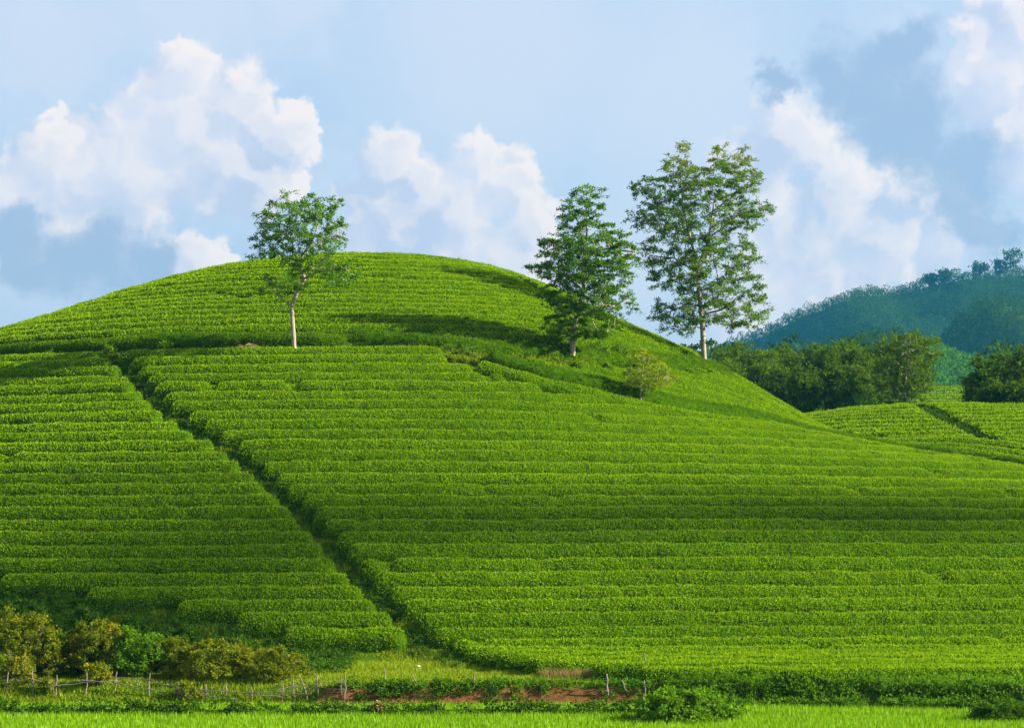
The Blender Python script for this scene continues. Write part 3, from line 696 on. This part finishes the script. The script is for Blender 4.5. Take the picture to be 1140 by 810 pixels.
# terrain horizon per azimuth, to leave out crowns no one could see
_az = np.linspace(700, 1420, 181); _rg = np.concatenate([np.arange(240, 700, 10.), np.arange(700, 2750, 12.)])
_X = (_az[None] - 570) / F * _rg[:, None]; _E = (height(_X, np.broadcast_to(_rg[:, None], _X.shape)) - 7.5) / _rg[:, None]
_E = np.maximum.accumulate(_E, 0)
def seen(p, hgt, slack):
    a = np.clip(((570 + F * p[:, 0] / p[:, 1]) - 700) / 4, 0, 180).round().astype(int); r = np.clip(np.searchsorted(_rg, p[:, 1] * .985) - 1, 0, len(_rg) - 1)
    return (p[:, 2] + hgt - 7.5) / p[:, 1] > _E[r, a] - slack / F
pp = np.concatenate([scatter(470, 1180, 6.5, (780, 1330), 5), scatter(1180, 2660, 9.5, (780, 1330), 15)])
pp = pp[seen(pp, 9, 6)]
ppx = 570 + F * pp[:, 0] / pp[:, 1]
field_ = (pp[:, 1] < 1090) & (ppx > 1002) & (ppx < 1030)
plant = (pp[:, 1] < 1130) & (ppx > 1030) & (ppx < 1112)
pf = pp[~field_ & ~plant]; print('crowns', len(pf))
nearf = pf[:, 1] < 1180
fo = forest('far_forest', pf[nearf], 3.6, 8.0, M_LEAF_FOREST, 6, 110, .95)
tag(fo, 'green wooded foot of the distant hills behind the grove', 'forest', kind='stuff')
fo = forest('far_forest', pf[~nearf], 5.2, 9.5, M_LEAF_FOREST, 16, 90, 1.35)
tag(fo, 'hazy blue-green forest covering the distant hills', 'forest', kind='stuff')
p2 = scatter(600, 1125, 5.0, (1030, 1115), 8); p2 = p2[seen(p2, 6, 4)]
tag(forest('plantation', p2, 2.9, 6.5, M_LEAF_PLANT, 9, 46, 1.2), 'lighter green young plantation on the foot of the distant hill', 'plantation', kind='stuff')
for i, (px, top) in enumerate([(1128,279),(1113,290),(1091,293),(1052,301),(1036,305)]):
    D = 2560; p = at(px, top, D); g = float(height(p[0], p[1]))
    grown_tree('ridge_tree', ['flat-topped tree standing highest on the far ridge at the right', 'smaller flat-topped tree just left of the highest ridge tree', 'wide flat-topped tree on the far ridge near the spur', 'round tree poking above the far ridge line', 'flat tree on the far ridge, leftmost of the ridge trees'][i],
               'tree', (p[0], p[1], g), p[2] - g, [24, 16, 19, 15, 15][i], .5, 30, 26, 2.4, 3.6, .6, M_BARK_D, M_LEAF_FOREST, 300 + i, shape='flat', group='trees standing out on the far ridge')
# terraced field in front of the plantation
rgt = np.random.default_rng(77)
for i, py in enumerate(np.linspace(455, 428, 9)):
    a, b = hit(985, py)[0], hit(1090, py - 2)[0]
    D0 = 345 + i * 9.5
    x = np.arange((978 - 570) / F * D0, (1108 - 570) / F * D0, .8); y = D0 + .9 * np.sin(x * .08 + i * .1)
    o = row_mesh('tea_row', x, y, 60, .32, 900 + i, 1.2, 1.5)
    tag(o, 'dark tea hedge row on the terraced field below the plantation, %s up' % ordinal(i + 1), 'tea row', 'tea rows on the distant terraced field')
# dirt track over that field
tx = np.linspace(0, 1, 40); pa = np.stack([(1048 + 40 * tx - 570) / F * (392 + 22 * tx), 392 + 26 * tx + 2 * np.sin(tx * 5)], -1)
pl = np.concatenate([pa + [0, -1.3], pa + [0, 1.3]]); zz = height(pl[:, 0], pl[:, 1]) + .15
k = np.arange(39)
M_TRACK = barkmat('track_dirt', (.30, .19, .10), (.42, .30, .18), 1.0)
tag(mesh('dirt_track', np.concatenate([pl, zz[:, None]], -1), [np.stack([k, k + 1, k + 41, k + 40], -1)], M_TRACK), kind='structure')

# ------------------------------------------------------------------ grass, rice, weeds
def blades(P, h, wd, rg, lean=.35):
    n = len(P); h = np.broadcast_to(h, (n,)) * rg.uniform(.55, 1.25, n); a = rg.uniform(0, 2 * math.pi, n)
    sdv = np.stack([np.cos(a), np.sin(a), 0 * a], -1) * np.broadcast_to(wd, (n,))[:, None] * .5
    tip = P + np.concatenate([rg.normal(0, lean, (n, 2)) * h[:, None], h[:, None]], -1)
    V = np.stack([P - sdv, P + sdv, tip], 1).reshape(-1, 3)
    return V, np.arange(3 * n).reshape(n, 3)
def strip_pts(n, y0, y1, rg, margin=7, seed=0, clump=0., cs=.8):
    y = rg.uniform(y0, y1, n); x = rg.uniform(-1, 1, n) * (.222 * y + margin)
    if clump:
        keep = vnoise(np.stack([x, y], -1), cs, seed, 3) > clump; x, y = x[keep], y[keep]
    return np.stack([x, y, height(x, y) - .02], -1)
rg = np.random.default_rng(42)
P = strip_pts(150000, 86, 106, rg); k = (P[:, 1] < bank_y(P[:, 0]) - .1) & (np.abs(P[:, 1] - 98.6 - .25 * np.sin(P[:, 0] * .2)) > .6) 
V, Fc = blades(P[k], .30, .06, rg, .25)
tag(mesh('rice', V, [Fc], M_RICE, tint=rg.beta(2, 2, len(Fc))), 'vivid green young rice filling the paddies along the bottom', 'rice', kind='stuff')
P = strip_pts(330000, 98, 124, rg)
foot_all = np.where(P[:, 0] < diag_x(P[:, 1]), np.interp(P[:, 0], footL[:, 0], footL[:, 1]), np.interp(P[:, 0], footR[:, 0], footR[:, 1]))
cl = vnoise(P[:, :2], .7, 3, 3)
k = (P[:, 1] > bank_y(P[:, 0]) + np.where(P[:, 0] < -9, .1, 1.0)) & (P[:, 1] < foot_all + 2) & (cl > .25)
hh = .13 + .30 * np.clip(cl[k] - .45, 0, 1) * 2
V, Fc = blades(P[k], hh, .05, rg, .45)
tag(mesh('verge_grass', V, [Fc], M_GRASS, tint=np.clip(rg.beta(2, 2, len(Fc)) + .0, 0, 1)), 'short sunlit grass on the verge and paths below the tea', 'grass', kind='stuff')
# grass on the terrace path and the diagonal path floor
def along(pl, wd, n, rg):
    L = np.concatenate([[0], np.cumsum(np.hypot(*np.diff(pl, axis=0).T))]); t = rg.uniform(0, L[-1], n)
    x = np.interp(t, L, pl[:, 0]) + rg.uniform(-wd, wd, n); y = np.interp(t, L, pl[:, 1]) + rg.uniform(-wd, wd, n)
    return np.stack([x, y, height(x, y)], -1)
P = np.concatenate([along(upper, 1.0, 40000, rg), along(diag, .75, 26000, rg), along(slant, .5, 9000, rg)])
V, Fc = blades(P, .10 + .35 * np.clip(vnoise(P, .6, 8, 3) - .45, 0, 1) * 2, .06, rg, .5)
tag(mesh('path_grass', V, [Fc], M_GRASS, tint=rg.beta(1.6, 3, len(Fc))), 'grass and low weeds along the paths through the tea', 'grass', kind='stuff')
# leafy weeds: bund, bank lip, scrub bank
def weeds(name, C, rad, n, L, leaf, label, rg, tb=None):
    V, Fc, t = leaf_cloud(C, rad, n, L, rg, W=.5, flat=.8, droop=-.05, tintbase=tb if tb is not None else rg.uniform(-.1, .35, len(C)))
    return tag(mesh(name, V, [Fc], leaf, tint=t), label, 'weeds', kind='stuff')
x = rg.uniform(-30, 10, 420); y = 98.6 + .25 * np.sin(x * .2) + rg.normal(0, .28, 420); hgt = .05 + .45 * vnoise(np.stack([x, y * 0], -1), .5, 4, 2) ** 2 * 1.6
C = np.stack([x, y, height(x, y) + hgt * rg.random(420)], -1)
weeds('bund_weeds', C, .26, 34, .15, M_SHRUB_D, 'dark low weeds along the bund between the two rice paddies', rg)
x = rg.uniform(-8, 13, 460); y = bank_y(x) + rg.normal(1.2, .35, 460); C = np.stack([x, y, height(x, y) + .05 + .12 * rg.random(460)], -1)
kk = vnoise(np.stack([x, y], -1), .6, 6, 2) > .42
weeds('bank_lip_weeds', C[kk], .24, 30, .14, M_SHRUB_G, 'green weeds hanging over the lip of the earth bank', rg)
n = 4200; x = rg.uniform(8.5, 37, n); y = bank_y(x) + rg.beta(1, 1.6, n) * 8 - .4
bald = (vnoise(np.stack([x, y], -1), .3, 12, 2) > .68) & (y < bank_y(x) + 1.0) & (x > 14) & (x < 18)
x, y = x[~bald], y[~bald]; C = np.stack([x, y, height(x, y) + .05 + .55 * vnoise(np.stack([x, y], -1), .7, 14, 2) * rg.random(len(x))], -1)
weeds('scrub', C, .34, 40, .16, M_SHRUB_G, 'tangled green scrub on the low bank below the tea', rg, tb=np.clip(rg.uniform(0, .4, len(C)) + .35 * (C[:, 1] > bank_y(C[:, 0]) + 2), -.1, .6))  # upper scrub tinted brighter, as if the sun caught its top

# rank growth on the shaded bank between the left tea and the shrubs
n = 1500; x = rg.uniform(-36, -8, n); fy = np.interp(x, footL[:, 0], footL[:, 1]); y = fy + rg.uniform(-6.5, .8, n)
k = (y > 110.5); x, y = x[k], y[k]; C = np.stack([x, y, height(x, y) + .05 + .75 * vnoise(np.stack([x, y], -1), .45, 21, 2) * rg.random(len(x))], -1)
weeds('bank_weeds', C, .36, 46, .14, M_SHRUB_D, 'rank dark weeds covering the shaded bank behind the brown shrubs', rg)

P = along(upper, .9, 1500, rg); P[:, 2] += .05 + .35 * rg.random(len(P)) * vnoise(P, .7, 33, 2); P = P[(vnoise(P, .5, 35, 2) > .35)]
weeds('terrace_weeds', P, .28, 40, .14, M_SHRUB_D, 'leafy weeds along the terrace path below the hilltop tea', rg)
P = along(kd, .5, 260, rg); P[:, 2] += .08 * rg.random(len(P))
weeds('footpath_weeds', P, .35, 40, .18, M_SHRUB_D, 'dark weeds along the footpath over the far knoll', rg)
P = along(diag, .62, 760, rg); P[:, 2] += .05 + .12 * rg.random(len(P))
weeds('footpath_weeds', P, .28, 40, .12, M_SHRUB_D, 'low dark weeds overgrowing the diagonal footpath', rg)
P = along(poly([(455,392),(510,399),(560,404),(610,409),(660,412)]), 1.1, 620, rg); P[:, 2] += .02 + .3 * rg.random(len(P))
weeds('terrace_weeds', P, .30, 40, .15, M_GRASS, 'yellowish low weeds where the slanting gap leaves the terrace path', rg, tb=rg.uniform(-.1, .3, len(P)))
n = 1900; x = rg.uniform(7, 37, n); y = bank_y(x) + rg.uniform(-.35, 1.25, n); bald = (x > 14.5) & (x < 17.5) & (rg.random(n) < .8) | (vnoise(np.stack([x, y], -1), .5, 61, 2) > .66)
x, y = x[~bald], y[~bald]; C = np.stack([x, y, height(x, y) + .04 + .2 * rg.random(len(x))], -1)
weeds('bank_creepers', C, .28, 40, .13, M_SHRUB_G, 'creeping weeds hanging down the face of the low bank', rg, tb=rg.uniform(-.15, .2, len(C)))
n = 420; x = rg.uniform(-8.5, 8, n); y = bank_y(x) + rg.uniform(.1, 1.2, n); k = vnoise(np.stack([x, y], -1), .45, 63, 2) > .52; x, y = x[k], y[k]
weeds('bank_creepers', np.stack([x, y, height(x, y) + .05], -1), .2, 30, .11, M_SHRUB_D, 'sparse weeds clinging to the bare earth bank', rg)
# dry grass tuft on the verge
c = hit(640, 757)[0]; x = c[0] + rg.uniform(-1.6, 1.7, 1500); y = c[1] + rg.normal(0, .3, 1500)
V, Fc = blades(np.stack([x, y, height(x, y)], -1), .55, .035, rg, .22)
tag(mesh('dry_grass', V, [Fc], M_DRY, tint=rg.random(len(Fc))), 'patch of tall straw-coloured dry grass on the verge below the tea', 'dry grass')

# ------------------------------------------------------------------ foreground shrubs
def shrub(name, label, px, pybase, toppx, wpx, leaf, seed, L=.13, ncl=None, nleaf=110, group=None, tb=.1, D=None, cat='shrub'):
    rg = np.random.default_rng(seed)
    b = hit(px, pybase)[0] if D is None else at(px, pybase, D)
    b[2] = float(height(b[0], b[1])); D = b[1]
    H = at(px, toppx, D)[2] - b[2]; Wd = wpx * D / F; ncl = ncl or int(34 + 34 * Wd * H / 4)
    sk = Skel(); r0 = sk.add(b - [0, 0, .1], -1, True)
    for k in range(6):
        a = k * 1.05 + rg.uniform(-.3, .3); e = b + np.array([math.cos(a) * Wd * .3, math.sin(a) * Wd * .26, H * rg.uniform(.45, .7)]); sk.line([b + (e - b) * .5 + [0, 0, .1 * H], e], r0, .35)
    C = []; lob = rg.uniform(.78, 1.12, 9)
    for _ in range(ncl):
        a = rg.uniform(0, 2 * math.pi); u = rg.random() ** .8; rr = math.sqrt(max(0, 1 - (u * .98) ** 2)) * rg.uniform(.55, 1) ** .6 * lob[int(a / 6.2832 * 9) % 9]
        C.append(b + np.array([rr * math.cos(a) * Wd / 2, rr * math.sin(a) * Wd / 2.4, H * (.06 + .90 * u * lob[int(a * 3) % 9])]))
    C = np.array(C); sk.reach(C, rg)
    V, Fc, t = leaf_cloud(C, .34 * rg.uniform(.7, 1.25, ncl), nleaf, L, rg, W=.55, flat=.8, droop=-.05, tintbase=rg.uniform(-.1, .4, ncl) + tb, spread=.8)
    o = empty(name, b); tag(o, label, cat, group)
    tv, tf = sk.tubes(.07, .008); mesh('stems', tv - b, [tf], M_BARK_D, parent=o, smooth=True)
    mesh('foliage', V - b, [Fc], leaf, parent=o, tint=t); return o
G1 = 'shrubs behind the stake fence'
shrub('shrub', 'broad olive-brown shrub at the left end of the shrub row', 22, 764, 682, 125, M_SHRUB, 401, group=G1, D=110)
shrub('shrub', 'dark green shrub growing low beneath the broad left shrub', 78, 768, 704, 90, M_SHRUB_D, 402, group=G1, D=111)
shrub('shrub', 'olive-brown shrub with an orange top, left of the bright green one', 110, 766, 690, 84, M_SHRUB, 403, group=G1, D=110, tb=.2)
shrub('shrub', 'bright green shrub, the only fresh green one in the brown shrub row', 152, 768, 701, 84, M_SHRUB_G, 404, group=G1, D=109.4)
shrub('shrub', 'olive shrub just right of the bright green shrub', 186, 770, 709, 76, M_SHRUB, 405, group=G1, D=109.6, tb=0)
shrub('shrub', 'large brown-topped shrub left of the rightmost shrub in the row', 240, 774, 715, 112, M_SHRUB, 406, group=G1, D=108.6, tb=.12)
shrub('shrub', 'rounded brown shrub at the right end of the shrub row', 298, 776, 720, 96, M_SHRUB, 407, group=G1, D=108.4, tb=.15)
shrub('shrub', 'small olive shrub hugging the fence at the far left', 18, 772, 733, 44, M_SHRUB, 408, ncl=18, group='small shrubs at the stake fence', D=107.2, tb=.2)
shrub('shrub', 'little round yellowish shrub between the third and fourth fence stakes', 57, 773, 748, 24, M_SHRUB, 409, ncl=9, group='small shrubs at the stake fence', D=106.4, tb=.15)
shrub('shrub', 'small brown shrub below the bright green shrub', 108, 772, 735, 34, M_SHRUB, 410, ncl=13, group='small shrubs at the stake fence', D=107, tb=.25)
shrub('shrub', 'small reddish shrub against the fence below the large shrub', 208, 786, 762, 34, M_SHRUB, 411, ncl=12, group='small shrubs at the stake fence', D=105.6, tb=.25)
shrub('shrub', 'fresh green loose shrub by the paddy, largest shrub on the bottom edge', 762, 815, 768, 130, M_SHRUB_G, 412, L=.17, D=95.5, tb=.35, ncl=110)
shrub('shrub', 'dense dark green shrub at the bottom right corner of the paddy', 1118, 815, 780, 85, M_SHRUB_D, 413, L=.12, D=95.5, tb=.25, ncl=60)
shrub('weed_clump', 'yellow-leaved weed clump on the paddy bund', 423, 799, 789, 22, M_DRY, 414, ncl=8, nleaf=30, L=.2, D=98.4, tb=.5, cat='weed')
for i, (px, py, wp) in enumerate([(182,392,9),(190,390,8),(120,396,10),(60,400,9),(520,398,18),(500,396,10),(665,402,22),(690,404,20),(380,391,12)]):
    b = hit(px, py)[0]
    shrub('path_weed', ['leafy weed on the terrace path left of the dead branches', 'pale weed on the terrace path nearest the dead branches', 'dark weed where the diagonal footpath meets the terrace path', 'low weed on the terrace path near the left frame edge',
                        'yellowish weed where the slanting gap leaves the terrace path', 'small weed left of the slanting gap junction', 'bright bush on the terrace just right of the middle tree', 'bright bush on the terrace midway between middle and tall trees', 'low weed on the terrace path just right of the lone tree'][i],
          px, py, py - wp, wp * 1.6, M_SHRUB_G, 430 + i, L=.16, ncl=int(5 + wp * .6), nleaf=34, cat='weed', group='weeds on the terrace path', tb=.15)
# shrubs on the shaded bank under the left tea block
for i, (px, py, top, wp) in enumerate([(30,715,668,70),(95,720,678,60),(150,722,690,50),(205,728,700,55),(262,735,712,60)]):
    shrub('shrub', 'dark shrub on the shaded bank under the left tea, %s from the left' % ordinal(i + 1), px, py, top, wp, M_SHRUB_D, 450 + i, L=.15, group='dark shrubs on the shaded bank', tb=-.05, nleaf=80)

# ------------------------------------------------------------------ fence, stakes, dead wood
def stick(a, b, r0, r1, rg, sides=7, wob=.02):
    n = 5; P = np.array([a + (b - a) * i / (n - 1) for i in range(n)]); P[1:-1] += rg.normal(0, wob, (n - 2, 3)) * np.linalg.norm(b - a)
    V = []; ang = np.arange(sides) * 2 * math.pi / sides; d = unit(b - a); u = unit(np.cross(d, [.3, .9, .1])); v = np.cross(d, u)
    for i in range(n):
        r = r0 + (r1 - r0) * i / (n - 1); V.append(P[i] + r * (np.cos(ang)[:, None] * u + np.sin(ang)[:, None] * v))
    Fq = [];  k = np.arange(sides)
    for i in range(n - 1): Fq.append(np.stack([i * sides + k, i * sides + (k + 1) % sides, (i + 1) * sides + (k + 1) % sides, (i + 1) * sides + k], -1))
    return np.concatenate(V), np.concatenate(Fq), np.arange((n - 1) * sides, n * sides)[None]
def stake_pts(x0, y0, x1, y1, D=None):
    """foot and head of a stake from photo pixels; the foot stands on the ground"""
    b = hit(x0, y0)[0] if D is None else at(x0, y0, D); b[2] = float(height(b[0], b[1]))
    t = at(x1, y1 + 0., b[1]); t[2] = b[2] + (y0 - y1) * b[1] / F; return b, t
rf = np.random.default_rng(55)
stakes = [(8,772,9,748,106.2),(36,774,36,747,106.1),(63,774,63,751,106),(96,772,96,747,106.1),(128,770,130,748,106.3),(166,776,167,751,105.9),(198,784,198,763,105.5),(229,785,229,766,105.4),(252,786,251,766,105.3),(281,786,279,768,105.3),
          (314,786,315,764,105.3),(328,786,326,760,105.4),(345,785,334,759,105.5),(354,786,353,768,105.3),(379,786,380,768,105.2),(384,789,384,762,105.0)]
fe = empty('stake_fence', at(166, 776, 105.9) * [1, 1, 0] + [0, 0, float(height(*at(166, 776, 105.9)[:2]))]); fe0 = np.array(fe.location)
tag(fe, 'rough stake fence with thin rails running in front of the brown shrubs', 'fence')
heads = []
for s_ in stakes:
    b, t = stake_pts(*s_); t[1] += rf.normal(0, .06); heads.append((b, t))
    V, Fq, cap = stick(b - [0, 0, .15], t, .036, .028, rf); mesh('post', V - fe0, [Fq, cap], M_POST, parent=fe, smooth=False)
for i in range(len(heads) - 1):
    (b0, t0), (b1, t1) = heads[i], heads[i + 1]
    for f_ in ((.55,) if i < 4 else (.35, .62)):
        f1, f2 = f_ + rf.uniform(-.12, .12), f_ + rf.uniform(-.12, .12)
        V, Fq, cap = stick(b0 + (t0 - b0) * f1 - unit(b1 - b0) * .2 + [0, -.05, 0], b1 + (t1 - b1) * f2 + unit(b1 - b0) * .2 + [0, -.05, 0], .022, .016, rf, 6, .012); mesh('rail', V - fe0, [Fq, cap], M_POST, parent=fe)
for i, (sp_, lb) in enumerate([((429,756,428,743), 'thin upright stake on the grass verge below the diagonal path'), ((466,763,459,752), 'leaning stake on the verge just right of the litter scrap'), ((528,765,528,750), 'thin upright stake on the verge left of the dry grass'),
        ((677,774,675,750), 'stout pale stake at the right end of the dry grass'), ((699,771,692,757), 'leaning stake between the stout stake and the forked stub'), ((718,774,717,757), 'short stub of a stake beside the thin dead pole'), ((1137,778,1138,765), 'short wooden stake by the scrub at the right frame edge')]):
    b, t = stake_pts(*sp_); V, Fq, cap = stick(b - [0, 0, .1], t, .06 if i in (3, 6) else .04, .04 if i in (3, 6) else .03, rf)
    tag(mesh('wooden_stake', V - b, [Fq, cap], M_POST, loc=b), lb, 'stake', 'stakes along the verge')
for sp_, lb in (((722,760,717,727), 'thin dark dead pole standing up against the lowest tea row'), ((1139,768,1140,735), 'thin dark pole standing at the right frame edge')):
    b, t = stake_pts(*sp_); V, Fq, cap = stick(b - [0, 0, .1], t, .04, .018, rf, wob=.03); tag(mesh('dead_pole', V - b, [Fq, cap], M_BARK_D, loc=b), lb, 'pole')
# wire strands of the verge fence
# dead branches on the terrace path
b = hit(268, 394)[0]; V_, F_, C_ = [], [], []; nv = 0
for i in range(90):
    c = b + np.array([rf.uniform(-2.1, 2.1), rf.normal(0, .35), 0]); c[2] = float(height(c[0], c[1])) + abs(rf.normal(.38, .2)) * (1 - abs(c[0] - b[0]) / 2.6)
    a = rf.normal(0, .5); l = rf.uniform(.5, 1.3); d = np.array([math.cos(a), math.sin(a), rf.normal(.02, .12)]) * l / 2
    V, Fq, cap = stick(c - d, c + d, .035, .012, rf, 5, .05); V_.append(V); F_.append(Fq + nv); nv += len(V)
tag(mesh('brush_pile', np.concatenate(V_) - b, [np.concatenate(F_)], M_DEAD, loc=b), 'heap of reddish-brown dead branches on the terrace path by the lone tree', 'brush pile')
# scrap of litter
b = hit(466, 744)[0]; u, v = np.meshgrid(np.linspace(-.7, .7, 7), np.linspace(-.7, .7, 7)); hgt = .10 * vnoise(np.stack([u, v], -1), 2.2, 3, 2) + .06 * (1 - u * u) * (1 - v * v)
ii = np.arange(49).reshape(7, 7); top = np.stack([u * .11, v * .08, hgt + .02], -1).reshape(-1, 3); bot = top * [1.02, 1.02, .2]
Qt = np.stack([ii[:-1, :-1], ii[:-1, 1:], ii[1:, 1:], ii[1:, :-1]], -1).reshape(-1, 4)
tag(mesh('litter_scrap', np.concatenate([top, bot]), [Qt, Qt[:, ::-1] + 49], M_WHITE, loc=b + [0, 0, .03]), 'tiny white scrap of litter on the grass at the path foot', 'litter')

# ------------------------------------------------------------------ haze
HD = 0.000105
hv = [(x, y, z) for z in (-6.5, 425) for x, y in ((-1500, -60), (1500, -60), (1500, 3000), (-1500, 3000))]
hz_m = bpy.data.materials.new('haze'); hz_m.use_nodes = True; t = NT(hz_m.node_tree); hz_m.node_tree.nodes.clear()
pv = t.n('ShaderNodeVolumePrincipled'); pv.inputs['Density'].default_value = HD; pv.inputs['Color'].default_value = (.030, .27, .51, 1); pv.inputs['Anisotropy'].default_value = .2
o_ = t.n('ShaderNodeOutputMaterial'); t.put(o_.inputs['Volume'], pv.outputs[0])
hz = mesh('haze', hv, [np.array([(3,2,1,0),(4,5,6,7),(0,1,5,4),(1,2,6,5),(2,3,7,6),(3,0,4,7)])], hz_m)
tag(hz, kind='stuff')
